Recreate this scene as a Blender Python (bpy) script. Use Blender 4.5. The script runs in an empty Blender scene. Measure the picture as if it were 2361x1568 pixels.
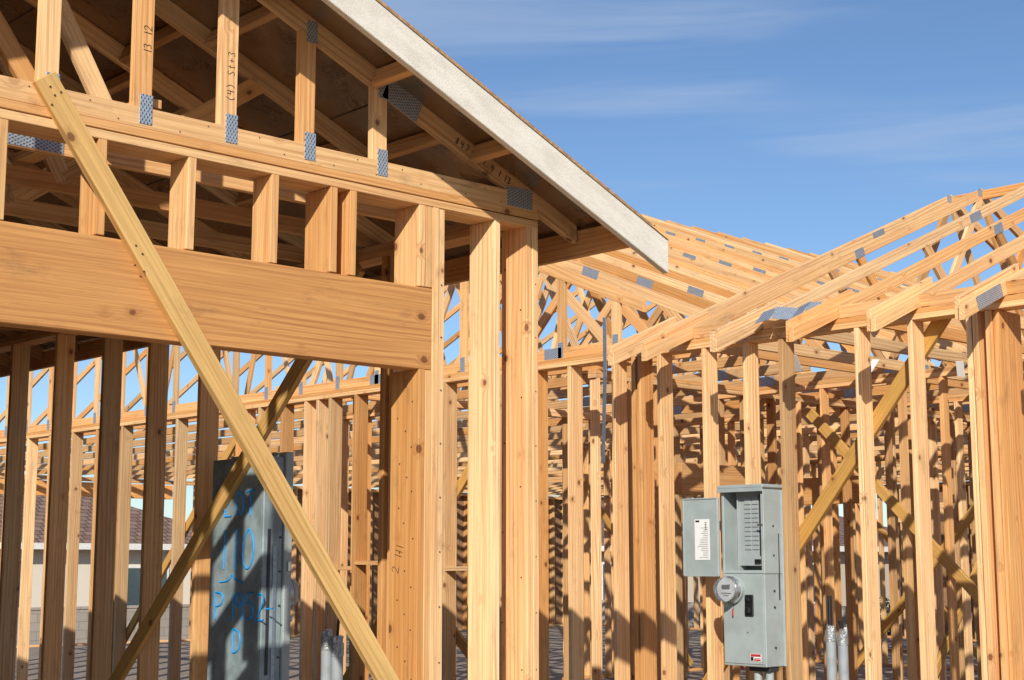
import bpy, math, random
from mathutils import Vector, Matrix
random.seed(7)
R = random.random
scene = bpy.context.scene
scene.view_settings.view_transform = 'Standard'
scene.view_settings.look = 'None'
scene.view_settings.exposure = 0

# ------------------------------------------------------------------ materials
def new_mat(name):
    m = bpy.data.materials.new(name); m.use_nodes = True
    nt = m.node_tree; nt.nodes.clear()
    out = nt.nodes.new('ShaderNodeOutputMaterial')
    b = nt.nodes.new('ShaderNodeBsdfPrincipled')
    nt.links.new(b.outputs[0], out.inputs[0])
    return m, nt, b
class NT:
    def __init__(s, nt): s.nt = nt
    def n(s, t, **kw):
        x = s.nt.nodes.new(t)
        for k, v in kw.items(): setattr(x, k, v)
        return x
    def l(s, a, b): s.nt.links.new(a, b)
    def math(s, op, a, b=None, c=None, clamp=False):
        x = s.n('ShaderNodeMath', operation=op, use_clamp=clamp)
        for i, v in enumerate((a, b, c)):
            if v is None: continue
            if isinstance(v, (int, float)): x.inputs[i].default_value = v
            else: s.l(v, x.inputs[i])
        return x.outputs[0]
    def vmath(s, op, a, b):
        x = s.n('ShaderNodeVectorMath', operation=op)
        for i, v in enumerate((a, b)):
            if isinstance(v, tuple): x.inputs[i].default_value = v
            else: s.l(v, x.inputs[i])
        return x.outputs[0]
    def mix(s, f, a, b, bt='MIX'):
        x = s.n('ShaderNodeMix', data_type='RGBA', blend_type=bt)
        for i, v in ((0, f), (6, a), (7, b)):
            if isinstance(v, (int, float)): x.inputs[i].default_value = v
            elif isinstance(v, tuple): x.inputs[i].default_value = v + (1,) if len(v) == 3 else v
            else: s.l(v, x.inputs[i])
        return x.outputs[2]
    def noise(s, vec, scale=1, detail=3, rough=.5, dist=0):
        x = s.n('ShaderNodeTexNoise')
        x.inputs['Scale'].default_value = scale; x.inputs['Detail'].default_value = detail
        x.inputs['Roughness'].default_value = rough; x.inputs['Distortion'].default_value = dist
        if vec is not None: s.l(vec, x.inputs['Vector'])
        return x.outputs[0]
    def ramp(s, v, lo, hi, a=0., b=1., smooth=True):
        x = s.n('ShaderNodeMapRange', interpolation_type='SMOOTHSTEP' if smooth else 'LINEAR')
        s.l(v, x.inputs[0])
        for i, q in ((1, lo), (2, hi), (3, a), (4, b)): x.inputs[i].default_value = q
        return x.outputs[0]
    def attr(s, name):
        x = s.n('ShaderNodeAttribute'); x.attribute_name = name
        return x.outputs['Vector']
    def bump(s, h, strength, dist, bsdf):
        x = s.n('ShaderNodeBump'); x.inputs['Strength'].default_value = strength; x.inputs['Distance'].default_value = dist
        s.l(h, x.inputs['Height']); s.l(x.outputs[0], bsdf.inputs['Normal'])

def wood_material(name, pale, orange, late, rough=.65):
    m, nt, b = new_mat(name); g = NT(nt)
    bc = g.attr('bc'); ti = g.attr('tint')
    sep = g.n('ShaderNodeSeparateXYZ'); g.l(ti, sep.inputs[0])
    # knots
    vo = g.n('ShaderNodeTexVoronoi'); vo.inputs['Scale'].default_value = 5.6
    g.l(g.vmath('MULTIPLY', bc, (.75, 1, 1)), vo.inputs['Vector'])
    kd = g.math('ADD', vo.outputs['Distance'], g.math('MULTIPLY', g.noise(bc, 45, 2), .03))
    knot = g.ramp(kd, .08, .12, 1, 0)
    halo = g.ramp(kd, .08, .26, 1, 0)
    # growth rings
    warp = g.noise(g.vmath('MULTIPLY', bc, (.5, 4, 4)), 1, 2)
    wv = g.math('ADD', g.math('MULTIPLY', warp, 30.), g.math('MULTIPLY', halo, 8.))
    s2 = g.n('ShaderNodeSeparateXYZ'); g.l(bc, s2.inputs[0])
    ph = g.math('ADD', g.math('ADD', g.math('MULTIPLY', s2.outputs[1], 230.), g.math('MULTIPLY', s2.outputs[2], 170.)), wv)
    ring = g.ramp(g.math('SINE', ph), -.1, 1.0, 0, 1)
    ringamt = g.ramp(g.noise(g.vmath('MULTIPLY', bc, (.6, 9, 9)), 1, 2), .38, .62, .1, .55)
    fine = g.noise(g.vmath('MULTIPLY', bc, (2.2, 150, 150)), 1, 3, .65)
    fine2 = g.ramp(fine, .38, .65, 0, 1)
    mid = g.ramp(g.noise(g.vmath('MULTIPLY', bc, (1.0, 48, 48)), 1, 3, .6), .42, .66, 0, 1)
    broad = g.ramp(g.noise(g.vmath('MULTIPLY', bc, (.7, 10, 10)), 1, 3), .35, .65, 0, 1)
    base = g.mix(g.math('ADD', g.math('MULTIPLY', sep.outputs[0], .75), g.math('MULTIPLY', broad, .3), clamp=True), pale, orange)
    base = g.mix(g.math('MULTIPLY', ring, ringamt), base, late)
    base = g.mix(g.math('MULTIPLY', mid, .32), base, late)
    base = g.mix(g.math('MULTIPLY', fine2, .28), base, tuple(c*.6 for c in late))
    base = g.mix(g.math('MULTIPLY', halo, .4), base, tuple(c*.8 for c in late))
    base = g.mix(g.math('MULTIPLY', knot, .85), base, (.16, .05, .016))
    # handling dirt
    dirt = g.ramp(g.noise(g.vmath('MULTIPLY', bc, (3, 8, 8)), 1, 7, .72), .54, .74, 0, 1)
    base = g.mix(g.math('MULTIPLY', dirt, .4), base, (.15, .085, .045))
    hs = g.n('ShaderNodeHueSaturation'); g.l(base, hs.inputs['Color'])
    g.l(g.math('ADD', g.math('MULTIPLY', sep.outputs[1], .52), .70), hs.inputs['Value'])
    g.l(g.math('ADD', g.math('MULTIPLY', sep.outputs[0], .12), .90), hs.inputs['Saturation'])
    g.l(hs.outputs[0], b.inputs['Base Color'])
    b.inputs['Roughness'].default_value = rough
    b.inputs['Specular IOR Level'].default_value = .3
    g.bump(g.math('ADD', fine, g.math('MULTIPLY', ring, .25)), .5, .0018, b)
    return m
WOOD = wood_material('fir_lumber', (.90, .61, .28), (.72, .35, .12), (.50, .20, .055))
BEAMW = wood_material('beam_lumber', (.70, .34, .09), (.58, .25, .06), (.40, .14, .03))
BRACEW = wood_material('brace_lumber', (.76, .48, .15), (.62, .34, .09), (.42, .20, .045))

def simple(name, col, rough=.5, metal=0, nscale=20, namt=.15, bump=0, coord='Object'):
    m, nt, b = new_mat(name); g = NT(nt)
    tc = g.n('ShaderNodeTexCoord')
    nz = g.noise(tc.outputs[coord], nscale, 5, .6)
    c = g.mix(g.ramp(nz, .3, .7, 0, 1), tuple(v*(1-namt) for v in col), tuple(min(1, v*(1+namt)) for v in col))
    g.l(c, b.inputs['Base Color'])
    b.inputs['Roughness'].default_value = rough; b.inputs['Metallic'].default_value = metal
    if bump: g.bump(nz, bump, .01, b)
    return m
def plate_material():
    m, nt, b = new_mat('galvanised_plate'); g = NT(nt)
    bc = g.attr('bc')
    s2 = g.n('ShaderNodeSeparateXYZ'); g.l(bc, s2.inputs[0])
    a = g.math('SINE', g.math('MULTIPLY', s2.outputs[0], 2*math.pi/.026))
    c = g.math('SINE', g.math('MULTIPLY', s2.outputs[1], 2*math.pi/.016))
    p = g.ramp(g.math('MULTIPLY', a, c), .2, .5, 0, 1)
    nz = g.noise(bc, 30, 3)
    base = g.mix(nz, (.30, .35, .42), (.52, .58, .66))
    base = g.mix(g.math('MULTIPLY', p, .85), base, (.06, .05, .045))
    g.l(base, b.inputs['Base Color']); b.inputs['Roughness'].default_value = .42; b.inputs['Metallic'].default_value = .4
    g.bump(p, .6, .004, b)
    return m
PLATE = plate_material()
STRAP = simple('galvanised_strap', (.33, .38, .44), .4, .7, 40)
PANEL = simple('grey_enamel', (.34, .39, .385), .42, 0, 6, .09)
PANELD = simple('grey_enamel_inner', (.33, .37, .37), .45, 0, 6, .06)
BACKBOX = simple('grey_enamel_weathered', (.25, .31, .33), .5, .1, 7, .25)
BLACK = simple('black_plastic', (.012, .012, .014), .35)
DARKG = simple('dark_gap', (.03, .033, .035), .6)
NAIL = simple('nail_head', (.09, .05, .03), .5)
WHITE = simple('white_label', (.78, .78, .76), .5, 0, 60, .04)
INK = simple('black_ink', (.02, .02, .022), .7)
SOFTINK = simple('pencil_marker', (.05, .03, .02), .8)
BLUE = simple('blue_paint_marker', (.0, .33, .85), .5)
RED = simple('red_label', (.5, .03, .03), .5)
PVC = simple('grey_pvc', (.30, .33, .35), .45, 0, 15, .1)
TAPE = simple('duct_tape', (.36, .38, .39), .3, .5, 60, .35, .8)
def foil():
    m, nt, b = new_mat('radiant_barrier_foil'); g = NT(nt)
    tc = g.n('ShaderNodeTexCoord')
    nz = g.noise(tc.outputs['Object'], 5, 5, .6)
    c = g.mix(nz, (.30, .22, .15), (.50, .39, .28))  # warm brown of the reflected wood is put into the foil colour
    g.l(c, b.inputs['Base Color']); b.inputs['Metallic'].default_value = .9
    g.l(g.ramp(nz, .3, .7, .22, .42), b.inputs['Roughness'])
    g.bump(g.noise(tc.outputs['Object'], 14, 4), .3, .02, b)
    return m
FOIL = foil()
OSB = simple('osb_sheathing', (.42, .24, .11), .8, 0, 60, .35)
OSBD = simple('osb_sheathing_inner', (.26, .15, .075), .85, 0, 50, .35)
def white_board():
    m, nt, b = new_mat('primed_white_trim'); g = NT(nt)
    bc = g.attr('bc')
    n1 = g.noise(g.vmath('MULTIPLY', bc, (5, 14, 14)), 1, 6, .7)
    n2 = g.noise(g.vmath('MULTIPLY', bc, (110, 130, 130)), 1, 3, .6)
    c = g.mix(g.ramp(n1, .35, .7, 0, 1), (.80, .745, .65), (.68, .62, .53))
    c = g.mix(g.ramp(n2, .58, .72, 0, .5), c, (.38, .33, .25))
    g.l(c, b.inputs['Base Color']); b.inputs['Roughness'].default_value = .8
    g.bump(g.math('ADD', n1, n2), .7, .004, b)
    return m
RAKE = white_board()
def glass():
    m, nt, b = new_mat('meter_glass')
    b.inputs['Base Color'].default_value = (.9, .93, .95, 1); b.inputs['Roughness'].default_value = .03
    b.inputs['Transmission Weight'].default_value = .9; b.inputs['IOR'].default_value = 1.2
    return m
GLASS = glass()
SILVER = simple('meter_silver', (.6, .6, .6), .25, .9, 30, .05)

# ------------------------------------------------------------------ builder
def _template():
    vs = []; idx = {}
    sg = (-1, 1)
    for sx in sg:
        for sy in sg:
            for sz in sg:
                for k in range(3):
                    idx[(sx, sy, sz, k)] = len(vs); vs.append(((sx, sy, sz), k))
    def P(i):
        s, k = vs[i]; return Vector([s[a]*(1 - (0 if a == k else .1)) for a in range(3)])
    fs = []
    for k in range(3):
        o = [a for a in range(3) if a != k]
        for s in sg:
            f = []
            for (p, q) in ((-1, -1), (1, -1), (1, 1), (-1, 1)):
                c = [0, 0, 0]; c[k] = s; c[o[0]] = p; c[o[1]] = q
                f.append(idx[tuple(c) + (k,)])
            fs.append(f)
    for m_ in range(3):
        k, l = [a for a in range(3) if a != m_]
        for sk in sg:
            for sl in sg:
                def cc(sm):
                    c = [0, 0, 0]; c[k] = sk; c[l] = sl; c[m_] = sm; return tuple(c)
                fs.append([idx[cc(-1) + (k,)], idx[cc(1) + (k,)], idx[cc(1) + (l,)], idx[cc(-1) + (l,)]])
    for sx in sg:
        for sy in sg:
            for sz in sg:
                fs.append([idx[(sx, sy, sz, k)] for k in range(3)])
    for i, f in enumerate(fs):
        p = [P(j) for j in f]; n = (p[1]-p[0]).cross(p[2]-p[0]); c = sum(p, Vector())/len(p)
        if n.dot(c) < 0: fs[i] = f[::-1]
    return vs, fs
TV, TF = _template()
Z = Vector((0, 0, 1)); X = Vector((1, 0, 0)); Y = Vector((0, 1, 0))
class B:
    def __init__(s, name, mats, parent=None, smooth=False):
        s.name = name; s.mats = mats; s.parent = parent
        s.v = []; s.f = []; s.bc = []; s.ti = []; s.mi = []; s.smooth = smooth
    def board(s, p0, p1, w, t, wdir=Z, mat=0, tint=None, plumb=False, c=.0022, jit=.0018, cut0=None, cut1=None):
        p0 = Vector(p0); p1 = Vector(p1)
        if jit:
            j = lambda: Vector([(R()-.5)*2*jit for _ in range(3)])
            p0 = p0 + j(); p1 = p1 + j()
        a = (p1-p0); L = a.length; a.normalize()
        wd = Vector(wdir); wd = (wd - a*wd.dot(a)).normalized(); td = a.cross(wd)
        mid = (p0+p1)/2; h = (L/2, w/2, t/2)
        n0 = len(s.v); off = (R()*60, R()*9, R()*9)
        tint = tint or (R(), R(), R())
        hd = Vector((a.x, a.y, 0)); hd = hd.normalized() if hd.length > 1e-3 else None
        for (sg, k) in TV:
            loc = [sg[i]*(h[i] - (0 if i == k else c)) for i in range(3)]
            o = wd*loc[1] + td*loc[2]
            x = loc[0]
            cut = cut0 if sg[0] < 0 else cut1
            if cut is None and plumb and hd is not None: cut = hd
            if cut is not None:
                cut = Vector(cut); x += -o.dot(cut)/a.dot(cut)
            s.v.append(mid + a*x + o)
            s.bc.append((x+off[0], loc[1]+off[1], loc[2]+off[2])); s.ti.append(tint)
        for f in TF:
            s.f.append([n0+i for i in f]); s.mi.append(mat)
    def box(s, lo, hi, mat=0, c=.002):
        lo = Vector(lo); hi = Vector(hi); m = (lo+hi)/2
        c = min(c, min(hi-lo)*.3)
        s.board((lo.x, m.y, m.z), (hi.x, m.y, m.z), hi.z-lo.z, hi.y-lo.y, Z, mat, c=c, jit=0)
    def cyl(s, p0, p1, r, mat=0, seg=24, r1=None):
        p0 = Vector(p0); p1 = Vector(p1); r1 = r if r1 is None else r1
        a = (p1-p0).normalized(); u = a.orthogonal().normalized(); v = a.cross(u); n0 = len(s.v)
        for (p, rr) in ((p0, r), (p1, r1)):
            for i in range(seg):
                an = 2*math.pi*i/seg
                s.v.append(p + (u*math.cos(an)+v*math.sin(an))*rr); s.bc.append(tuple(s.v[-1])); s.ti.append((.5, .5, .5))
        for i in range(seg):
            j = (i+1) % seg
            s.f.append([n0+i, n0+j, n0+seg+j, n0+seg+i]); s.mi.append(mat)
        s.f.append([n0+i for i in range(seg)][::-1]); s.mi.append(mat)
        s.f.append([n0+seg+i for i in range(seg)]); s.mi.append(mat)
    def quad(s, pts, mat=0):
        n0 = len(s.v)
        for p in pts: s.v.append(Vector(p)); s.bc.append(tuple(p)); s.ti.append((.5, .5, .5))
        s.f.append(list(range(n0, n0+len(pts)))); s.mi.append(mat)
    def build(s):
        me = bpy.data.meshes.new(s.name)
        me.from_pydata([tuple(v) for v in s.v], [], s.f)
        for m in s.mats: me.materials.append(m)
        me.polygons.foreach_set('material_index', s.mi)
        for nm, dat in (('bc', s.bc), ('tint', s.ti)):
            at = me.attributes.new(nm, 'FLOAT_VECTOR', 'POINT')
            at.data.foreach_set('vector', [c for t in dat for c in t])
        me.update()
        ob = bpy.data.objects.new(s.name, me); scene.collection.objects.link(ob)
        if s.parent: ob.parent = s.parent
        return ob
def empty(name):
    e = bpy.data.objects.new(name, None); scene.collection.objects.link(e); e.empty_display_size = .2
    return e

FRAME = empty('timber_house_frame')
Y1 = 5.38; ZPB = 3.22; ZPT = 3.296; SL = .417

# ------------------------------------------------------------------ garage front wall
gw = B('garage_front_wall', [WOOD], FRAME)
def vstud(b, x0, x1, y0, y1, z0, z1, tint=None, mat=0):
    cx, cy = (x0+x1)/2, (y0+y1)/2
    b.board((cx, cy, z0), (cx, cy, z1), x1-x0, y1-y0, X, mat, tint)
for xr, d, tn in ((1.13, .15, None), (1.54, .15, None), (1.96, .15, None), (2.37, .15, None), (2.783, .15, (.8, .6, 0)), (3.187, .15, (.45, .8, 0)), (3.598, .15, (.6, .7, 0)), (3.915, .2, (.8, .6, 0)), (4.02, .15, (.9, .7, 0)), (4.467, .19, (.5, .6, 0)), (4.425, .19, (.4, .85, 0))):
    vstud(gw, xr-.038, xr, Y1+.002, Y1+d, 2.829, ZPB-.001, tn)
vstud(gw, 4.392, 4.428, Y1+.003, Y1+.21, 0, 2.438, (.95, .45, 0))   # trimmers
vstud(gw, 4.430, 4.467, Y1+.001, Y1+.19, 0, 2.438, (.6, .7, 0))
vstud(gw, 4.470, 4.508, Y1, Y1+.14, 0, ZPB, (.4, .85, 0))
vstud(gw, 4.511, 4.546, Y1+.004, Y1+.14, 0, ZPB, (.2, .75, 0))
vstud(gw, 4.862, 4.898, Y1+.002, Y1+.19, 0, ZPB, (.0, .95, 0))
vstud(gw, 5.079, 5.114, Y1+.004, Y1+.19, 0, ZPB, (.4, .8, 0))
vstud(gw, 5.118, 5.155, Y1, Y1+.19, 0, ZPB, (.15, .9, 0))
for i, (z0, z1) in enumerate(((ZPB, ZPB+.037), (ZPB+.040, ZPT))):
    gw.board((-1.25, Y1+.085-.003*i, (z0+z1)/2), (5.155+.003*i, Y1+.085-.003*i, (z0+z1)/2), z1-z0, .17, Z, tint=(.4+.4*i, .65, 0))
for x in (-1.2, -1.16, -.9):
    vstud(gw, x, x+.036, Y1, Y1+.14, 0, ZPB)
gw.build()
nl = B('nails', [NAIL], FRAME)
def nail(p, n, r=.0042):
    p = Vector(p); n = Vector(n); nl.cyl(p-n*.004, p+n*.0012, r, 0, 8)
for k in range(26):
    nail((4.3912, 5.41+.05*(k % 3)+.03*R(), .6+.07*k+.02*R()), -X, .0038)
for k in range(12):
    nail((5.0775, 5.41+.13*(k % 2)+.02*R(), .6+.22*k), -X, .0038)
for k in range(10):
    nail((4.525, Y1+.0015, .6+.25*k), -Y, .0035); nail((5.136, Y1-.001, .5+.27*k), -Y, .0035)
for dx, dz in ((0, 0), (.02, -.03), (.045, -.012), (.01, -.07)): nail((2.51+dx, Y1-.041, 3.37+dz), -Y)
for dx, dz in ((0, 0), (.03, -.03), (.0, -.08), (.04, -.1)): nail((2.90+dx, Y1-.041, 2.80+dz), -Y)
for k in range(22):
    x = 2.3+.13*k+.03*R(); nail((x, Y1-.0005, ZPT+.02+.05*(k % 2)), -Y, .0032)
nl.build()
hb = B('garage_door_header', [BEAMW], FRAME)
hb.board((-.85, Y1+.046, 2.633), (4.467, Y1+.046, 2.633), .387, .09, Z, c=.004, tint=(.4, .62, .5)); hb.build()
sw = B('garage_side_wall', [WOOD, OSB], FRAME)
for y, dx, tn in ((6.36, .14, (.7, .5, 0)), (6.44, .14, (.9, .4, 0)), (8.33, .14, None), (8.98, .14, None), (9.62, .14, None), (10.35, .14, None), (11.1, .14, None), (11.7, .14, None), (12.3, .14, None), (12.9, .14, None)):
    vstud(sw, 5.015, 5.155, y, y+.038, 0, ZPB, tn)
for i, (z0, z1) in enumerate(((ZPB, ZPB+.037), (ZPB+.039, ZPT))):
    sw.board((5.085, Y1+.2, (z0+z1)/2), (5.085, 13., (z0+z1)/2), z1-z0, .14, Z)
    sw.board((-1.18, Y1+.2, (z0+z1)/2), (-1.18, 13., (z0+z1)/2), z1-z0, .14, Z)
    sw.board((-1.1, 13.08, (z0+z1)/2), (5.1, 13.08, (z0+z1)/2), z1-z0, .14, Z)
y = 6.
while y < 13:
    vstud(sw, -1.25, -1.11, y, y+.038, 0, ZPB); y += .61
x = -1.1
while x < 5.1:
    vstud(sw, x, x+.038, 13.01, 13.15, 0, ZPB); x += .61
sw.box((-1.27, Y1+.2, .02), (-1.256, 13.15, ZPT), 1)  # unseen left sheathing, added to keep light out of the garage
sw.box((-1.25, 13.156, .02), (5.15, 13.17, ZPT), 1)  # rear sheathing, added to shut out light from behind
def gz_(x): return 3.18+.09+SL*(5.434-abs(x-1.95)-1.95)
sw.quad([(-1.5, 13.16, ZPT), (5.4, 13.16, ZPT), (1.95, 13.16, gz_(1.95))], 1)  # rear gable closed with an added sheet so the attic stays dark
sw.build()
br = B('diagonal_brace', [BRACEW], FRAME)
br.board((2.49, Y1-.021, 3.408), (4.93, Y1-.021, .04), .095, .038, X, tint=(.35, .75, 0))
br.board((4.994, 6.66, 3.19), (4.994, 10.07, .02), .10, .038, Y, tint=(.6, .5, 0))
br.build()

# ------------------------------------------------------------------ trusses
plates = B('truss_connector_plates', [PLATE], FRAME)
def plate(p, u, v, n, lu, lv):
    p = Vector(p); u = Vector(u).normalized()
    plates.board(p-u*lu/2, p+u*lu/2, lv, .0022, v, c=.0004, jit=0)
def garage_truss(b, y, gable):
    yc = y+.019
    ridge = 1.95
    for s, xe in ((1, 5.434), (-1, 2*ridge-5.434)):
        z0 = 3.18+.0482; L = abs(ridge-xe)
        b.board((xe, yc, z0), (ridge, yc, z0+L*SL), .089, .038, Z, plumb=True)
    b.board((-1.25, yc, ZPT+.0455), (5.15, yc, ZPT+.0455), .089, .036, Z, tint=(.4, .65, 0) if gable else None)
    def zt(x): return 3.18+SL*(5.434-abs(x-ridge)-ridge)
    if gable:
        k = 0; x = 4.19
        while x > -.4:
            zt_ = zt(x-.045)
            b.board((x-.045, yc, ZPT+.085), (x-.045, yc, zt_+.02), .086, .034, X, tint=(.7, .8, 0) if k % 2 else (.25, .9, 0))
            plate((x-.028, y-.0015, ZPT+.082), Z, X, Y, .125, .058)
            plate((x-.028, y-.0015, zt_+.02), Z, X, Y, .10, .055)
            x -= .406; k += 1
        plate((5.03, y-.0015, ZPT+.06), X, Z, Y, .17, .10)
        plate((4.28, y-.0015, zt(4.28)+.05), (1, 0, -SL), Z, Y, .22, .13)
    else:
        for (xa, za, xb, zb) in ((3.9, None, 3.2, ZPT+.06), (2.9, ZPT+.06, 1.95, None), (1.95, None, 1.0, ZPT+.06), (0.7, ZPT+.06, 0, None), (3.2, ZPT+.06, 2.6, None)):
            za = zt(xa)+.03 if za is None else za; zb = zt(xb)+.03 if zb is None else zb
            b.board((xa, yc, za), (xb, yc, zb), .089, .034, Z if abs(xa-xb) > .1 else X)
        plate((2.74, y-.0015, ZPT+.05), X, Z, Y, .30, .085)
gt = B('garage_trusses', [WOOD], FRAME)
garage_truss(gt, Y1, True)
y = Y1+.61
while y < 13.1:
    garage_truss(gt, y, False); y += .61
for x in (4.72, 4.12, 3.50, 2.9, 2.3):
    z = 3.18+SL*(5.434-x)+.0965-.055
    gt.board((x, 5.022, z), (x, Y1, z), .089, .038, (SL, 0, 1), jit=.001)
for x in (4.55, 3.6, 2.7, 1.9):
    z = 3.18+SL*(5.434-x)+.0965-.05
    for k in range(3):
        gt.board((x-.12*(k % 2), Y1+.04+.61*k, z+.05*(k % 2)), (x-.12*(k % 2), Y1+.608+.61*k, z+.05*(k % 2)), .08, .036, (SL, 0, 1))
gt.board((5.462, 5.03, 3.182), (5.462, 13.3, 3.182), .135, .038, Z, tint=(.8, .4, 0))
gt.board((3.0, Y1+.05, ZPT+.135), (3.0, 13, ZPT+.135), .038, .089, Z)
gt.build()
rk = B('rake_board', [RAKE], FRAME)
zt0 = 3.18+.0965
def rz(x): return zt0+SL*(5.434-x)
rk.board((5.69, 5.0, rz(5.69)-.083), (1.9, 5.0, rz(1.9)-.083), .155, .038, Z, plumb=True, c=.003, jit=0)
rk.build()
dk = B('roof_deck', [OSB, FOIL], FRAME)
for s in (1, -1):
    xe = 5.56; r0 = 1.95
    def mx(x): return x if s == 1 else 2*r0-x
    za, zb = rz(xe)+.001, rz(r0)+.001
    A = Vector((mx(xe), 4.974, za)); Bv = Vector((mx(r0), 4.974, zb)); C = Vector((mx(r0), 13.35, zb)); D = Vector((mx(xe), 13.35, za)); up = Vector((0, 0, .014))
    dk.quad([A, Bv, C, D], 1); dk.quad([A+up, D+up, C+up, Bv+up], 0)
    dk.quad([A, A+up, Bv+up, Bv], 0); dk.quad([D, C, C+up, D+up], 0); dk.quad([A, D, D+up, A+up], 0)
dk.quad([(5.69, 4.974, rz(5.69)+.003), (5.69, 5.02, rz(5.69)+.003), (5.56, 5.02, rz(5.56)+.003), (5.56, 4.974, rz(5.56)+.003)], 0)
dk.build()
sm = B('deck_seams', [DARKG], FRAME)
for x in (4.3, 3.1):
    sm.box((x-.003, Y1+.05, rz(x)-.002), (x+.003, 13, rz(x)-.0005), 0, .0002)
sm.build()

# ------------------------------------------------------------------ main house walls
HX = 8.5; HB = 3.114; HT = HB+.076
hw = B('house_stud_walls', [WOOD, OSBD], FRAME)
def plates_run(b, p0, p1, depth, zb=HB):
    p0 = Vector(p0+(0,)); p1 = Vector(p1+(0,))
    for i in range(2):
        z = zb+.019+.038*i
        b.board(p0+Z*z, p1+Z*z, .037, depth, Z)
    b.board(p0+Z*.019, p1+Z*.019, .037, depth, Z)
def wallY(xc, y0, y1, depth=.14, sp=.406, skip=(), zb=HB):
    plates_run(hw, (xc+depth/2, y0), (xc+depth/2, y1), depth, zb)
    y = y0+.02
    while y < y1:
        if not any(a < y < b_ for a, b_ in skip):
            vstud(hw, xc, xc+depth, y, y+.038, .038, zb)
        y += sp
def wallX(yc, x0, x1, depth=.09, sp=.406, skip=(), zb=HB):
    plates_run(hw, (x0, yc+depth/2), (x1, yc+depth/2), depth, zb)
    x = x0+.02
    while x < x1:
        if not any(a < x < b_ for a, b_ in skip):
            vstud(hw, x, x+.038, yc, yc+depth, .038, zb)
        x += sp
plates_run(hw, (HX+.07, 3.4), (HX+.07, 21.5), .14)
for y, tn in ((8.50, (.2, .8, 0)), (8.01, (.3, .8, 0)), (7.80, (.9, .5, 0)), (7.74, (.8, .55, 0)), (7.54, (.3, .8, 0)), (7.10, (.2, .9, 0)), (6.72, None), (6.40, None), (5.77, (.05, .9, 0)), (5.355, (.1, .85, 0)), (4.93, (.1, 1., 0)), (4.885, (.5, .75, 0))):
    vstud(hw, HX, HX+.14, y, y+.037, .038, HB, tn)
vstud(hw, HX+.012, HX+.16, 4.80, 4.842, .038, HB, (.65, .75, 0))
vstud(hw, HX+.03, HX+.30, 4.756, 4.796, .038, HB, (.85, .65, 0))
vstud(hw, HX, HX+.14, 4.45, 4.488, .038, HB, (.7, .6, 0))
vstud(hw, HX, HX+.14, 4.0, 4.038, .038, HB)
y = 8.9
while y < 21.4:
    if not (10.2 < y < 10.7):
        vstud(hw, HX, HX+.14, y, y+.038, .038, HB)
    y += .406 if y < 13 else .61
for y in (9.55, 9.6, 10.0, 11.9, 13.2, 15.9): vstud(hw, HX, HX+.14, y+.05, y+.088, .038, HB)
wallX(3.4, 8.7, 17)  # end wall out of view, added for the shadow it casts
wallY(11.3, 4.8, 9.6, .09)
wallY(13.2, 6.2, 11.6, .09, skip=((9, 9.9),))
wallX(8.9, 9.2, 17, .09, skip=((10.4, 11.2),))
wallX(11.6, 8.7, 13, .09)
wallX(14.6, 14.5, 20, .09)
wallY(17.04, 3.5, 9, .14)
wallY(20, 8, 15, .09, skip=((12, 13),))
wallX(27, 8.5, 27.6, .14, skip=((9.3, 15.6), (17, 18.5)))
wallY(27.6, 4, 27, .14, skip=((8, 9.5), (14, 15.4), (18, 20.5)))
wallY(15.2, 9.5, 14.5, .09)
wallY(9.9, 11.8, 14.2, .09)
wallY(23.5, 6, 17, .09, skip=((10, 11),))
# sheathing added on the far exterior walls to darken the background
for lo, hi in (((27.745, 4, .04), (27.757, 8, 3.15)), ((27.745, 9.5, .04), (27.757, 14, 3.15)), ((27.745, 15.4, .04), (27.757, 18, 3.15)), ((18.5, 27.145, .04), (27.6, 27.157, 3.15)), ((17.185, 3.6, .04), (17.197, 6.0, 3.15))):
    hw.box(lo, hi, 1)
for p0, p1 in (((10.3, 8.945, 2.3), (11.3, 8.945, 2.3)), ((20.045, 12, 2.3), (20.045, 13.1, 2.3)), ((13.245, 9, 2.3), (13.245, 10, 2.3)), ((8.57, 10.2, 2.25), (8.57, 10.75, 2.25)), ((27.67, 8, 2.3), (27.67, 9.6, 2.3)), ((9.3, 27.07, 2.95), (15.7, 27.07, 2.95)), ((17, 27.07, 2.3), (18.6, 27.07, 2.3))):
    hw.board(p0, p1, .28, .088, Z)
for k in (2, 5, 6):
    yy = 8.92+.406*k
    hw.board((HX+.07, yy+.03, 1.5+.05*(k % 2)), (HX+.07, yy+.39, 1.5+.05*(k % 2)), .037, .13, Z)
hw.build()
hbr = B('wall_braces', [BRACEW], FRAME)
hbr.board((HX+.162, 5.20, 3.16), (HX+.162, 7.80, .04), .10, .038, Y, tint=(.9, .4, 0))
for p0, p1 in (((8.67, 9.4, 2.9), (8.67, 12.0, .1)), ((8.67, 16.5, .1), (8.67, 13.6, 2.9)), ((13.17, 7, 2.8), (13.17, 9.5, .1)), ((11.27, 5.4, .1), (11.27, 8.2, 2.9)), ((20, 14, 2.9), (19.97, 11.6, .1)), ((17., 4.5, .2), (17., 7, 2.9)), ((14.6, 14.57, 2.9), (17, 14.57, .1)), ((14, 8.87, .1), (16.4, 8.87, 2.9)), ((8.69, 9.1, .1), (8.69, 10.8, 1.5))):
    hbr.board(p0, p1, .09, .038, Y if abs(p0[1]-p1[1]) > .5 else X, tint=(.8, .45, 0))
hbr.build()
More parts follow.
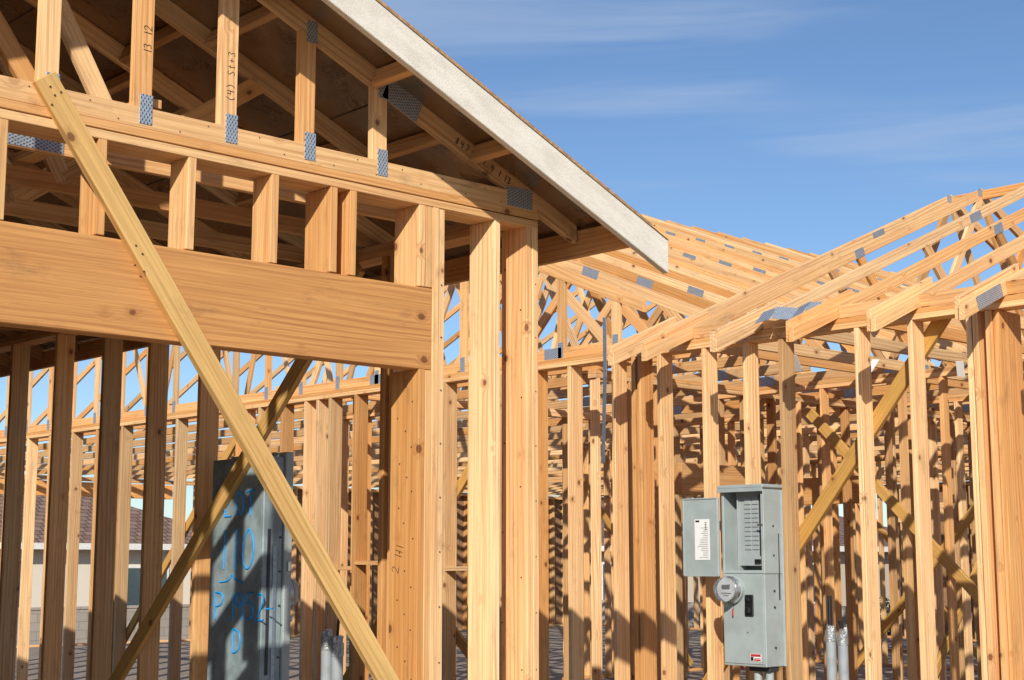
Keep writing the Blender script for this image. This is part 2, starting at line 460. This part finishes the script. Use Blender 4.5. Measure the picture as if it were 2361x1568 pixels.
for nm, lo, hi in (('garage_slab', (-1.3, 5.3, -.25), (5.2, 13.2, -.002)), ('house_slab', (8.44, 3.3, -.25), (27.8, 27.2, -.003))):
    sb = B(nm, [simple('concrete_'+nm, (.27, .22, .17), .9, 0, 3, .2)], FRAME); sb.box(lo, hi, 0, .01); sb.build()

# A wing trusses (ridge runs along Y)
at = B('front_wing_trusses', [WOOD], FRAME)
RA = 12.77
def za(x): return HT+SL*(x-8.5) if x < RA else HT+SL*(2*RA-8.5-x)
ys = (7.57, 7.24, 6.6, 5.95, 5.32, 4.70, 4.08, 3.46)
for i, y in enumerate(ys):
    for xe, s in ((8.0, 1), (2*RA-8.0, -1)):
        tn = (.1+.6*R(), .6+.4*R(), 0)
        at.board((xe, y, za(xe)+.0482), (RA, y, za(RA)+.0482), .089, .038, Z, plumb=True, tint=tn)
        if s == 1:
            at.board((8.02, y+.04, za(8.02)+.07), (8.75, y+.04, za(8.75)+.07), .13, .036, Z, plumb=True, tint=tn)
    at.board((8.52, y, HT+.046), (2*RA-8.52, y, HT+.046), .089, .036, Z)
    for (xa, fa, xb, fb) in ((10.7, 1, 11.6, 0), (11.6, 0, RA, 1), (RA, 1, 13.8, 0), (13.8, 0, 14.8, 1)):
        pa = za(xa)+.04 if fa else HT+.05; pb = za(xb)+.04 if fb else HT+.05
        at.board((xa, y, pa), (xb, y, pb), .089, .034, Z)
    for xq, lu in ((10.7, .14), (RA, .18)) if i % 2 else ((11.5, .2), (RA, .18)):
        plate((xq, y-.0205, za(xq)+.045), (1, 0, SL if xq < RA else 0), Z, Y, lu, .075)
    for xq in (11.6, 13.8): plate((xq, y-.0205, HT+.05), X, Z, Y, .2, .08)
for a, b_ in zip(ys[:-1], ys[1:]):
    at.board((RA-.0, b_+.022, za(RA)+.03), (RA-.0, a-.022, za(RA)+.03), .089, .036, Z)
    at.board((8.53, b_+.06, HT+.05), (8.53, a-.02, HT+.05), .085, .036, (-.2, 0, 1))
plate((8.30, 4.70-.0212, za(8.30)+.05), (1, 0, SL), Z, Y, .32, .085)
at.build()

# B main roof trusses (ridge runs along X)
bt = B('main_roof_trusses', [WOOD], FRAME)
RBY = 17.3; RBZ = 7.55
def zb_(y): return RBZ-SL*abs(RBY-y)-.097
k = 0; xx = HX+.07
while xx < 28:
    ys0 = 7.75 if xx < 17 else 7.2
    yend = 27.3
    tn = (R(), .2+.8*R(), 0)
    bt.board((xx, ys0, zb_(ys0)+.0482), (xx, RBY, zb_(RBY)+.0482), .10, .038, Z, plumb=True, tint=tn)
    bt.board((xx, yend, zb_(yend)+.0482), (xx, RBY, zb_(RBY)+.0482), .10, .038, Z, plumb=True)
    bt.board((xx, ys0, HT+.046), (xx, 27.2, HT+.046), .089, .036, Z)
    if k < 1:
        yy = ys0+.3
        while yy < 27:
            bt.board((xx, yy, HT+.08), (xx, yy, zb_(yy)+.02), .086, .034, Y)
            plate((xx-.0205, yy, HT+.07), Z, Y, X, .13, .06)
            yy += .61
    else:
        yw = ys0+.9; j = 0
        lim = 12.2 if k % 4 else RBY+3
        while yw < lim:
            ya, yb = yw, yw+1.15
            pa = HT+.05 if j % 2 == 0 else zb_(ya)+.04
            pb = zb_(yb)+.04 if j % 2 == 0 else HT+.05
            bt.board((xx, ya, pa), (xx, yb, pb), .089, .034, Z)
            yw = yb; j += 1
    for yq, lu in ((12.05, .22), (9.0, .2), (14.8, .2)):
        if R() < .8: plate((xx-.0205, yq, zb_(yq)+.05), (0, 1, SL), Z, X, lu, .085)
    plate((xx-.0205, ys0+1., HT+.05), Y, Z, X, .2, .09)
    plate((xx-.0205, 11.1, HT+.05), Y, Z, X, .2, .09)
    xx += .7; k += 1
for yq in (9.4, 12.5, 15.):
    bt.board((8.6, yq, zb_(yq)-.025), (22, yq, zb_(yq)-.025), .036, .089, (0, SL*-1, 1))
for yq in (9.8, 12.8):
    bt.board((8.6, yq, HT+.115), (24, yq, HT+.115), .036, .089, Z)
bt.build()
pts = [(8.40, 6.52, .11), (8.36, 6.36, .135), (8.41, 6.22, .10), (8.35, 6.08, .14), (8.37, 5.99, .12)]
for (x0, y0, h0), (x1, y1, h1) in zip(pts[:-1], pts[1:]):
    plates.board((x0, y0, za(x0)+h0), (x1, y1, za(x1)+h1), .13, .003, (.7, 0, .7), c=.0005, jit=.004)
plates.build()

st = B('metal_strap', [STRAP, WHITE], FRAME)
st.board((7.96, 7.60, 3.34), (7.97, 7.61, 2.9), .035, .003, Y, c=.0005); st.board((7.97, 7.61, 2.91), (8.05, 7.72, 2.28), .035, .003, Y, c=.0005)
for q in ((9.7, 7.2, .1), (10.4, 6.9, -.1), (11, 6.5, .05), (9.3, 6.3, .08), (11.8, 6.0, 0), (10, 5.8, .06)):
    st.board((q[0], q[1], HT-.01), (q[0]+q[2], q[1]+.02, HT-.13), .07, .003, Y, 1, c=.0005)
st.build()

# ------------------------------------------------------------------ stroke lettering
G = {
 'L': [[(0, 1), (.02, 0)], [(.02, 0), (.5, .02)]],
 'O': [[(.3, 1), (.06, .8), (0, .45), (.12, .08), (.35, 0), (.55, .25), (.6, .6), (.48, .9), (.27, 1)]],
 '0': [[(.3, 1), (.08, .8), (.02, .45), (.12, .08), (.32, 0), (.52, .25), (.56, .6), (.46, .9), (.27, 1)]],
 'T': [[(0, .97), (.6, 1)], [(.3, 1), (.27, 0)]],
 '1': [[(.25, 1), (.22, 0)]],
 'P': [[(.08, 0), (.06, 1)], [(.06, 1), (.5, .98), (.6, .7), (.4, .48), (.07, .48)]],
 '.': [[(.2, 0), (.24, .03)]],
 '9': [[(.5, .8), (.32, 1.0), (.04, .9), (.04, .55), (.3, .45), (.5, .8)], [(.5, .8), (.44, 0)]],
 '5': [[(.52, 1), (.12, .97)], [(.12, .97), (.08, .6)], [(.08, .6), (.4, .66), (.58, .35), (.36, .0), (.05, .08)]],
 '2': [[(.05, .8), (.25, 1.05), (.55, .85), (.42, .5), (.04, .03)], [(.04, .03), (.58, .05)]],
 '-': [[(.05, .45), (.5, .48)]],
 'D': [[(.08, 0), (.06, 1)], [(.06, 1), (.5, .95), (.66, .5), (.5, .05), (.06, 0)]],
 '3': [[(.05, .9), (.3, 1), (.48, .8), (.22, .55), (.5, .32), (.34, .02), (.04, .08)]],
 '4': [[(.1, 1), (.04, .5)], [(.04, .5), (.5, .52)], [(.42, 1), (.38, 0)]],
 '7': [[(.02, 1), (.55, 1)], [(.55, 1), (.2, 0)]],
 '8': [[(.3, .52), (.08, .75), (.3, 1), (.5, .78), (.3, .52), (.06, .25), (.3, 0), (.52, .25), (.3, .52)]],
 '(': [[(.4, 1.1), (.15, .7), (.15, .3), (.4, -.1)]],
 ')': [[(.1, 1.1), (.35, .7), (.35, .3), (.1, -.1)]],
 'S': [[(.5, .9), (.25, 1), (.05, .78), (.28, .52), (.5, .28), (.28, 0), (.02, .12)]],
 't': [[(.25, .95), (.22, .1)], [(.22, .1), (.4, 0)], [(.05, .65), (.45, .68)]],
 '+': [[(.25, .75), (.25, .2)], [(0, .47), (.52, .48)]],
 '~': [[(-.5, .1), (.3, .12), (.55, .55), (.8, .2), (1.5, .1)]],
}
def write(name, lines, origin, u, v, n, rad, mat, parent, wob=.03):
    cu = bpy.data.curves.new(name, 'CURVE'); cu.dimensions = '3D'; cu.bevel_depth = rad; cu.bevel_resolution = 1
    o = Vector(origin); u = Vector(u).normalized(); v = Vector(v).normalized(); n = Vector(n)
    for (txt, a, b_, h, adv) in lines:
        cx = a
        for ch in txt:
            if ch != ' ':
                for pl in G[ch]:
                    sp = cu.splines.new('POLY' if len(pl) < 4 else 'NURBS'); sp.points.add(len(pl)-1)
                    if len(pl) >= 4: sp.order_u = 3; sp.use_endpoint_u = True
                    for i, (px, py) in enumerate(pl):
                        q = o+u*(cx+(px+(R()-.5)*wob)*h)+v*(b_+(py+(R()-.5)*wob)*h)+n*rad*.1
                        sp.points[i].co = (*q, 1)
            cx += h*adv*(.62 if ch in '1.' else 1)
    cu.materials.append(mat)
    ob = bpy.data.objects.new(name, cu); scene.collection.objects.link(ob); ob.parent = parent
    return ob
fr = (0, -1, 0)
write('stud_marking', [('(4) St+3', 0, 0, .036, .78)], (3.36, Y1+.0015, 3.50), Z, (-1, 0, 0), fr, .0015, SOFTINK, FRAME)
write('stud_marking_b', [('13 12', 0, 0, .036, .8)], (2.96, Y1+.0015, 3.62), Z, (-1, 0, 0), fr, .0015, SOFTINK, FRAME)
write('chord_marking', [('847 T11 4.1.13', 0, 0, .036, .95)], (4.60, Y1-.0005, rz(4.60)-.066), (1, 0, -SL), (SL, 0, 1), fr, .002, SOFTINK, FRAME)
write('trimmer_marking', [('2 111', 0, 0, .05, .7)], (4.391, 5.52, 1.50), (0, -.3, 1), (0, 1, .2), (-1, 0, 0), .0012, SOFTINK, FRAME)

# ------------------------------------------------------------------ electrical panel (courtyard wall)
EP = empty('electrical_panel')
ep = B('panel_enclosure', [PANEL, PANELD, BLACK, DARKG, WHITE, SILVER, RED, INK], EP)
xa, xb = 8.30, 8.498; ya, yb = 6.447, 6.812
ep.box((xa, ya, .853), (xb, yb, 1.475), 0, .004)
ep.box((xa-.006, ya+.012, .87), (xa-.0005, yb-.012, 1.462), 0, .003)
ep.box((xa-.003, ya-.004, 1.476), (xb, ya+.022, 2.075), 0, .003)
ep.box((xa, yb-.02, 1.476), (xb, yb, 2.06), 0, .003)
ep.box((xb-.02, ya+.02, 1.476), (xb-.002, yb-.02, 2.06), 1, .001)
ep.box((xa-.03, ya-.02, 2.06), (xb, yb+.012, 2.085), 0, .005)
ep.box((xa-.032, ya-.02, 2.035), (xa-.026, yb+.012, 2.062), 0, .002)
ep.box((xa+.0, ya+.02, 1.478), (xa+.10, yb-.02, 1.50), 0, .002)
ep.box((xa+.06, ya+.03, 1.53), (xa+.075, yb-.10, 2.045), 1, .002)
ep.box((xa+.13, yb-.10, 1.50), (xa+.14, yb-.022, 2.05), 1, .002)
ep.box((xa+.045, yb-.108, 1.50), (xa+.14, yb-.10, 2.05), 1, .002)
for i in range(12):
    z = 1.64+i*.031
    for q in (0, 1):
        ep.box((xa+.052, ya+.085+q*.065, z), (xa+.060, ya+.14+q*.065, z+.027), 1, .003)
ep.box((xa+.05, ya+.07, 1.60), (xa+.0585, ya+.075, 2.02), 3, .0005)
ep.box((xa+.045, ya+.07, 1.545), (xa+.058, ya+.12, 1.575), 2, .002)
ep.box((xa-.008, ya+.0, 1.80), (xa-.003, ya+.05, 1.815), 5, .002)
ep.box((xa-.012, yb+.022, 1.455), (xa+.006, yb+.345, 2.005), 0, .003)
ep.box((xa-.018, yb+.026, 1.455), (xa-.0125, yb+.036, 2.005), 0, .002)
ep.box((xa-.018, yb+.333, 1.46), (xa-.0125, yb+.345, 2.0), 0, .002)
ep.box((xa-.018, yb+.03, 1.455), (xa-.0125, yb+.34, 1.465), 0, .002)
ep.box((xa-.018, yb+.03, 1.995), (xa-.0125, yb+.34, 2.005), 0, .002)
ep.box((xa-.0150, yb+.10, 1.57), (xa-.0125, yb+.235, 1.855), 4, .0005)
for i in range(17):
    z = 1.585+i*.013
    ep.box((xa-.0165, yb+.112, z), (xa-.0152, yb+.15+.06*R(), z+.0022), 7, .0002)
ep.box((xa-.0165, yb+.19, 1.835), (xa-.0152, yb+.225, 1.848), 2, .0002)
for i in range(5): ep.box((xa-.0165, yb+.125, 1.78+i*.012), (xa-.0152, yb+.14, 1.786+i*.012), 2, .0002)
for z in (.98, 1.25, 1.36, 1.6, 1.8):
    ep.cyl((xa+.10, ya-.0065, z), (xa+.10, ya+.002, z), .008, 3, 12)
ep.box((xb-.045, ya-.006, 1.3), (xb-.035, ya+.001, 1.75), 3, .001)
ep.box((xb-.012, ya-.018, .853), (xb, ya+.0, 2.05), 0, .002)
ep.box((xa-.02, 6.54, 1.19), (xa-.004, 6.612, 1.335), 2, .006)
ep.box((xa-.04, 6.555, 1.21), (xa-.018, 6.598, 1.25), 2, .005)
ep.box((xa-.035, 6.56, 1.29), (xa-.018, 6.592, 1.31), 2, .004)
ep.box((xa-.0085, 6.487, .89), (xa-.0062, 6.577, .94), 4, .0003)
ep.box((xa-.0095, 6.490, .921), (xa-.0083, 6.574, .938), 6, .0003)
ep.box((xa-.0095, 6.552, .893), (xa-.0083, 6.574, .919), 2, .0003)
ep.box((xa-.0095, 6.490, .893), (xa-.0083, 6.547, .905), 6, .0003)
ep.box((xa-.0095, 6.490, .909), (xa-.0083, 6.547, .912), 7, .0003)
ep.box((xa-.0085, 6.592, 1.075), (xa-.0062, 6.60, 1.085), 2, .0003)
ep.box((xa-.03, 6.70, 1.19), (xa-.028, 6.712, 1.235), 6, .0003)
ep.cyl((xa-.02, 6.708, 1.28), (xa-.022, 6.706, 1.235), .002, 2, 6)
for yy in (6.50, 6.60, 6.55): ep.cyl((xa+.1+.05*(yy == 6.55), yy, 0), (xa+.1+.05*(yy == 6.55), yy, .86), .028, 0, 20)
ep.box((xa+.05, 6.46, .82), (xa+.15, 6.64, .853), 3, .003)
ep.cyl((xa+.05, 6.70, .86), (xa+.05, 6.70, .83), .012, 6, 10)
ep.build()
mt = B('meter', [PANEL, SILVER, WHITE, INK, BLACK], EP)
c = Vector((xa-.004, 6.715, 1.37))
mt.cyl(c, c-X*.03, .098, 0, 36); mt.cyl(c-X*.03, c-X*.05, .092, 1, 36, .089)
mt.cyl(c-X*.05, c-X*.075, .07, 1, 36); mt.cyl(c-X*.075, c-X*.078, .068, 2, 36)
mt.box((c.x-.0805, c.y-.03, c.z+.0), (c.x-.0782, c.y+.03, c.z+.03), 4, .0003)
mt.box((c.x-.0805, c.y-.035, c.z-.028), (c.x-.0782, c.y+.035, c.z-.022), 3, .0003)
mt.box((c.x-.0805, c.y-.02, c.z-.042), (c.x-.0782, c.y+.02, c.z-.037), 3, .0003)
mt.build()
def dome(name, c, n, r, depth, mat, parent):
    vs = []; fs = []; seg = 36; rings = [(1, 0), (1, .55), (.96, .8), (.85, .94), (.6, 1.0), (0.0001, 1.02)]
    n = Vector(n); u = n.orthogonal().normalized(); v = n.cross(u)
    for rr, dd in rings:
        for i in range(seg):
            an = 2*math.pi*i/seg; vs.append(tuple(Vector(c)+n*dd*depth+(u*math.cos(an)+v*math.sin(an))*rr*r))
    for k in range(len(rings)-1):
        for i in range(seg):
            j = (i+1) % seg; fs.append((k*seg+i, k*seg+j, (k+1)*seg+j, (k+1)*seg+i))
    me = bpy.data.meshes.new(name); me.from_pydata(vs, [], fs); me.materials.append(mat)
    for p in me.polygons: p.use_smooth = True
    ob = bpy.data.objects.new(name, me); scene.collection.objects.link(ob); ob.parent = parent
dome('meter_cover', c-X*.05, -X, .084, .085, GLASS, EP)

# ------------------------------------------------------------------ electrical box seen from behind (garage side wall)
EB = empty('electrical_panel')
eb = B('box_enclosure', [BACKBOX, PANEL, DARKG, STRAP, SILVER, WHITE], EB)
q = -.13
eb.box((5.02, 7.72+q, .45), (5.16, 8.30+q, 2.18), 0, .006)
eb.box((5.162, 7.70+q, .43), (5.215, 8.32+q, 2.21), 1, .005)
eb.box((5.016, 7.735+q, .47), (5.0195, 8.285+q, 2.16), 0, .002)
eb.box((5.05, 7.714+q, .9), (5.07, 7.7195+q, 1.75), 2, .001)
eb.box((5.09, 7.712+q, .6), (5.115, 7.7195+q, 1.65), 3, .001)
for z in (.8, 1.0, 1.3, 1.5, 1.7, 1.9):
    eb.cyl((5.14, 7.712+q, z), (5.14, 7.721+q, z), .006, 2, 10)
for zz, yy in ((2.1, 8.2), (2.1, 7.8), (.95, 8.0), (1.05, 8.22), (1.2, 7.8), (1.8, 8.24), (1.45, 7.79)):
    eb.cyl((5.0135, yy+q, zz), (5.017, yy+q, zz), .009, 0, 14)
eb.box((5.18, 7.68+q, 1.5), (5.20, 7.702+q, 1.56), 4, .003)
my = 7.76
eb.cyl((5.216, my, 1.37), (5.24, my, 1.37), .11, 1, 36); eb.cyl((5.24, my, 1.37), (5.26, my, 1.37), .1, 4, 36)
eb.cyl((5.26, my, 1.37), (5.31, my, 1.37), .07, 4, 36); eb.cyl((5.31, my, 1.37), (5.313, my, 1.37), .068, 5, 30)
eb.cyl((5.216, my-.15, 1.22), (5.24, my-.15, 1.22), .02, 4, 16)
for yy in (7.75, 8.02): eb.cyl((5.10, yy, 0), (5.10, yy, .46), .03, 1, 20)
eb.build()
dome('meter_cover', (5.26, my, 1.37), X, .094, .10, GLASS, EB)
write('painted_note', [('LOT', .15, 1.36, .15, .8), ('110', .10, 1.04, .24, .84), ('~', .18, .95, .13, .7), ('P.1952-', .06, .74, .165, .64), ('D', .27, .55, .14, .7)], (5.0135, 8.285+q, .47), (0, -1, 0), Z, (-1, 0, 0), .005, BLUE, EB, .03)

# ------------------------------------------------------------------ conduit stubs
def conduits(pos, tops):
    e = empty('conduit_pipe')
    b = B('pipes', [PVC, TAPE, BLACK], e)
    for (x, y), zt in zip(pos, tops):
        b.cyl((x, y, 0), (x, y, zt-.10), .034, 0, 24)
        b.cyl((x, y, zt-.13), (x, y, zt-.06), .0375, 1, 24)
        for k in range(9):
            an = k*.7; r = .026
            p = Vector((x+math.cos(an)*r*.5, y+math.sin(an)*r*.5, zt-.075))
            b.cyl(p, p+Vector(((R()-.5)*.03, (R()-.5)*.03, .04+.02*R())), .022, 1, 7, .010+.008*R())
    b.build()
    return e
c1 = conduits([(5.085, 7.02), (5.085, 6.925)], [1.20, 1.17])
wb = B('cable', [BLACK], c1); wb.cyl((5.085, 6.925, 1.15), (5.075, 6.90, 1.26), .008, 0, 10); wb.build()
c2 = conduits([(8.57, 6.115), (8.57, 6.02)], [1.16, 1.14])
wb = B('cable', [BLACK], c2); wb.cyl((8.57, 6.115, 1.1), (8.575, 6.12, 1.33), .016, 0, 12); wb.cyl((8.57, 6.02, 1.1), (8.56, 6.03, 1.17), .014, 0, 12); wb.build()

# ------------------------------------------------------------------ ground
def sstep(a, b, x):
    t = max(0, min(1, (x-a)/(b-a))); return t*t*(3-2*t)
def gz(x, y):
    d = max(x-28.5, y-27.8, -3-x, 0)
    return -.12-1.2*sstep(0, 3.0, d)
me = bpy.data.meshes.new('ground'); vs = []; fs = []
xs = [-1500, -600, -200, -80, -40]+[-20+2*i for i in range(40)]+[70, 90, 130, 250, 600, 1500]
for yv in xs:
    for xv in xs: vs.append((xv, yv, gz(xv, yv)))
W = len(xs)
for j in range(W-1):
    for i in range(W-1): fs.append((j*W+i, j*W+i+1, (j+1)*W+i+1, (j+1)*W+i))
me.from_pydata(vs, [], fs)
gm, nt, b = new_mat('dirt'); g = NT(nt); tc = g.n('ShaderNodeTexCoord')
n1 = g.noise(tc.outputs['Object'], .6, 8, .65); n2 = g.noise(tc.outputs['Object'], 14, 6, .7)
cl = g.mix(n1, (.28, .20, .13), (.40, .31, .21)); cl = g.mix(g.ramp(n2, .5, .7, 0, .5), cl, (.22, .16, .11))
g.l(cl, b.inputs['Base Color']); b.inputs['Roughness'].default_value = .95; g.bump(n2, .6, .05, b)
me.materials.append(gm); o = bpy.data.objects.new('ground', me); scene.collection.objects.link(o)

# ------------------------------------------------------------------ neighbours
STUC = simple('stucco', (.55, .46, .35), .9, 0, 40, .08, .3)
STUC2 = simple('stucco_light', (.70, .63, .52), .9, 0, 40, .08, .3)
TRIM = simple('window_trim', (.75, .73, .68), .6)
WIN = simple('window_glass', (.06, .09, .10), .08)
def rooftile():
    m, nt, b = new_mat('roof_tile'); g = NT(nt)
    tc = g.n('ShaderNodeTexCoord'); br_ = g.n('ShaderNodeTexBrick'); g.l(tc.outputs['UV'], br_.inputs['Vector'])
    br_.inputs['Color1'].default_value = (.20, .12, .09, 1); br_.inputs['Color2'].default_value = (.28, .18, .13, 1); br_.inputs['Mortar'].default_value = (.07, .045, .035, 1)
    br_.inputs['Scale'].default_value = 1; br_.inputs['Brick Width'].default_value = .33; br_.inputs['Row Height'].default_value = .3; br_.inputs['Mortar Size'].default_value = .025
    g.l(br_.outputs[0], b.inputs['Base Color']); b.inputs['Roughness'].default_value = .85
    return m
TILE = rooftile()
def neighbour(x0, y0, x1, y1, zb, ze, zr, wins, stucco):
    e = empty('stucco_house')
    b = B('walls', [stucco, TRIM, WIN], e); b.box((x0, y0, zb), (x1, y1, ze), 0, .01)
    for (face, a, w, zc, h) in wins:
        if face == 'S':
            b.box((a-.08, y0-.04, zc-.08), (a+w+.08, y0-.003, zc+h+.08), 1, .005); b.box((a, y0-.05, zc), (a+w/2-.03, y0-.038, zc+h), 2, .002); b.box((a+w/2+.03, y0-.05, zc), (a+w, y0-.038, zc+h), 2, .002)
        else:
            b.box((x0-.04, a-.08, zc-.08), (x0-.003, a+w+.08, zc+h+.08), 1, .005); b.box((x0-.05, a, zc), (x0-.038, a+w/2-.03, zc+h), 2, .002); b.box((x0-.05, a+w/2+.03, zc), (x0-.038, a+w, zc+h), 2, .002)
    b.build()
    o_ = .5; X0, Y0, X1, Y1_ = x0-o_, y0-o_, x1+o_, y1+o_
    hh = min(X1-X0, Y1_-Y0)/2
    if X1-X0 > Y1_-Y0: r0 = (X0+hh, (Y0+Y1_)/2, zr); r1 = (X1-hh, (Y0+Y1_)/2, zr)
    else: r0 = ((X0+X1)/2, Y0+hh, zr); r1 = ((X0+X1)/2, Y1_-hh, zr)
    A, B_, C, D = (X0, Y0, ze), (X1, Y0, ze), (X1, Y1_, ze), (X0, Y1_, ze)
    fcs = [[A, B_, r1, r0], [B_, C, r1], [C, D, r0, r1], [D, A, r0]] if X1-X0 > Y1_-Y0 else [[A, B_, r0], [B_, C, r1, r0], [C, D, r1], [D, A, r0, r1]]
    me = bpy.data.meshes.new('roof'); v = []; f = []; uv = []
    for fc in fcs:
        n0 = len(v); P = [Vector(p) for p in fc]; u = (P[1]-P[0]).normalized(); nn = (P[1]-P[0]).cross(P[2]-P[0]).normalized(); w = nn.cross(u)
        for p in P: v.append(tuple(p)); uv.append(((p-P[0]).dot(u), (p-P[0]).dot(w)))
        f.append(tuple(range(n0, n0+len(P))))
    me.from_pydata(v, [], f); ul = me.uv_layers.new()
    for lp in me.loops: ul.data[lp.index].uv = uv[lp.vertex_index]
    me.materials.append(TILE); ob = bpy.data.objects.new('roof', me); scene.collection.objects.link(ob); ob.parent = e
    fb = B('fascia', [TRIM], e)
    fb.box((X0, Y0, ze-.18), (X1, Y0+.04, ze-.002)); fb.box((X0, Y1_-.04, ze-.18), (X1, Y1_, ze-.002)); fb.box((X0, Y0+.042, ze-.18), (X0+.04, Y1_-.042, ze-.002)); fb.box((X1-.04, Y0+.042, ze-.18), (X1, Y1_-.042, ze-.002))
    fb.build()
neighbour(8, 40, 25.5, 54, -1.35, 2.1, 5.2, [('S', 17.4, 1.2, .2, 1.4), ('S', 21.5, 1.6, .2, 1.2), ('S', 11, 1.5, .2, 1.3)], STUC2)
neighbour(36, 30, 50, 44, -1.35, 2.1, 4.6, [('S', 40, 1.5, .3, 1.2), ('W', 33, 1.5, .3, 1.2), ('W', 38, 1.5, .3, 1.2)], STUC)
neighbour(40, 8, 54, 24, -1.35, 2.1, 4.6, [('W', 11, 1.5, .3, 1.2), ('W', 16, 1.5, .3, 1.2), ('W', 20, 1.5, .3, 1.2)], STUC2)
bm, nt, b = new_mat('concrete_block'); g = NT(nt); bc = g.n('ShaderNodeTexCoord')
mp = g.n('ShaderNodeSeparateXYZ'); g.l(bc.outputs['Object'], mp.inputs[0]); cb = g.n('ShaderNodeCombineXYZ')
g.l(g.math('ADD', mp.outputs[0], mp.outputs[1]), cb.inputs[0]); g.l(mp.outputs[2], cb.inputs[1])
bk = g.n('ShaderNodeTexBrick'); g.l(cb.outputs[0], bk.inputs['Vector']); bk.inputs['Scale'].default_value = 1
bk.inputs['Brick Width'].default_value = .41; bk.inputs['Row Height'].default_value = .2; bk.inputs['Mortar Size'].default_value = .008
bk.inputs['Color1'].default_value = (.34, .30, .26, 1); bk.inputs['Color2'].default_value = (.40, .35, .30, 1); bk.inputs['Mortar'].default_value = (.24, .21, .18, 1)
g.l(bk.outputs[0], b.inputs['Base Color']); b.inputs['Roughness'].default_value = .9
wl = B('block_wall', [bm]); wl.box((-10, 33, -1.4), (32, 33.2, .48)); wl.box((-10.02, 32.98, .482), (32.02, 33.22, .54)); wl.box((32.002, -5, -1.4), (32.2, 33.2, .48)); wl.build()
def leafmat():
    m, nt, b = new_mat('shrub_leaves'); g = NT(nt); tc = g.n('ShaderNodeTexCoord')
    c = g.mix(g.noise(tc.outputs['Object'], 6, 3), (.035, .06, .018), (.11, .15, .05)); g.l(c, b.inputs['Base Color']); b.inputs['Roughness'].default_value = .8
    return m
LM = leafmat(); BK = simple('bark', (.12, .08, .05), .9)
def shrub(x, y, r, h):
    b = B('shrub', [LM, BK]); z0 = gz(x, y)
    for k in range(9):
        an = k*.7; tip = Vector((x+math.cos(an)*r*.6, y+math.sin(an)*r*.6, z0+h*(.6+.3*R())))
        b.cyl((x, y, z0-.05), tip, .03, 1, 6, .008)
    for k in range(1500):
        an = R()*6.28; rr = r*math.sqrt(R())*(.7+.4*math.sin(an*3)); zz = z0+h*(.12+.9*R()*(1-(rr/r)**2*.6))
        p = Vector((x+math.cos(an)*rr, y+math.sin(an)*rr, zz)); a = Vector((R()-.5, R()-.5, R()-.2)).normalized(); s_ = .05+.05*R(); bb = a.orthogonal().normalized()*s_*.4
        b.quad([p, p+a*s_*.5+bb, p+a*s_, p+a*s_*.5-bb], 0)
    b.build()
for q in ((30, 14, 1.1, 1.7), (29.8, 20, .9, 1.4), (30.3, 24.5, 1.3, 2), (21, 31, 1.0, 1.6), (13, 30.5, .9, 1.3), (30, 10, 1, 1.8)): shrub(*q)

# ------------------------------------------------------------------ light
az = math.radians(50); el = math.radians(28)
S = Vector((-math.sin(az)*math.cos(el), -math.cos(az)*math.cos(el), math.sin(el)))
ld = bpy.data.lights.new('sun', 'SUN'); ld.energy = 5.0; ld.angle = math.radians(.53); ld.color = (1, .94, .83)
lo = bpy.data.objects.new('sun', ld); lo.rotation_euler = S.to_track_quat('Z', 'Y').to_euler(); scene.collection.objects.link(lo)
w = bpy.data.worlds.new('World'); scene.world = w; w.use_nodes = True
nt = w.node_tree; g = NT(nt); bg = nt.nodes['Background']
sky = g.n('ShaderNodeTexSky', sky_type='NISHITA'); sky.sun_disc = False; sky.sun_elevation = el; sky.sun_rotation = math.atan2(S.x, S.y)
sky.air_density = 1.0; sky.dust_density = .25; sky.ozone_density = 2.4; sky.altitude = 300
tc = g.n('ShaderNodeTexCoord')
rot = g.n('ShaderNodeVectorRotate', rotation_type='Z_AXIS'); g.l(tc.outputs['Generated'], rot.inputs['Vector']); rot.inputs['Angle'].default_value = math.radians(47)
cn = g.noise(g.vmath('MULTIPLY', rot.outputs[0], (2.6, 2.6, 34)), 1.0, 7, .58, .6)
cn2 = g.noise(g.vmath('MULTIPLY', rot.outputs[0], (2.2, 2.2, 11)), 1.7, 2)
cf = g.math('MULTIPLY', g.ramp(cn, .38, .76, 0, 1), g.ramp(cn2, .42, .62, .08, 1))
col = g.mix(1.0, sky.outputs[0], (.95, 1.08, 1.24), 'MULTIPLY')
col = g.mix(g.math('MULTIPLY', cf, .40), col, (5.2, 6.3, 8.0))
g.l(col, bg.inputs[0]); bg.inputs[1].default_value = .094

# ------------------------------------------------------------------ camera
cd = bpy.data.cameras.new('camera'); cam = bpy.data.objects.new('camera', cd); scene.collection.objects.link(cam)
cam.location = (0, 0, 1.55); cam.rotation_euler = (math.radians(98.4), 0, math.radians(-42.77))
cd.sensor_width = 36; cd.lens = 53.06; cd.clip_end = 5000; cd.clip_start = .05
scene.camera = cam
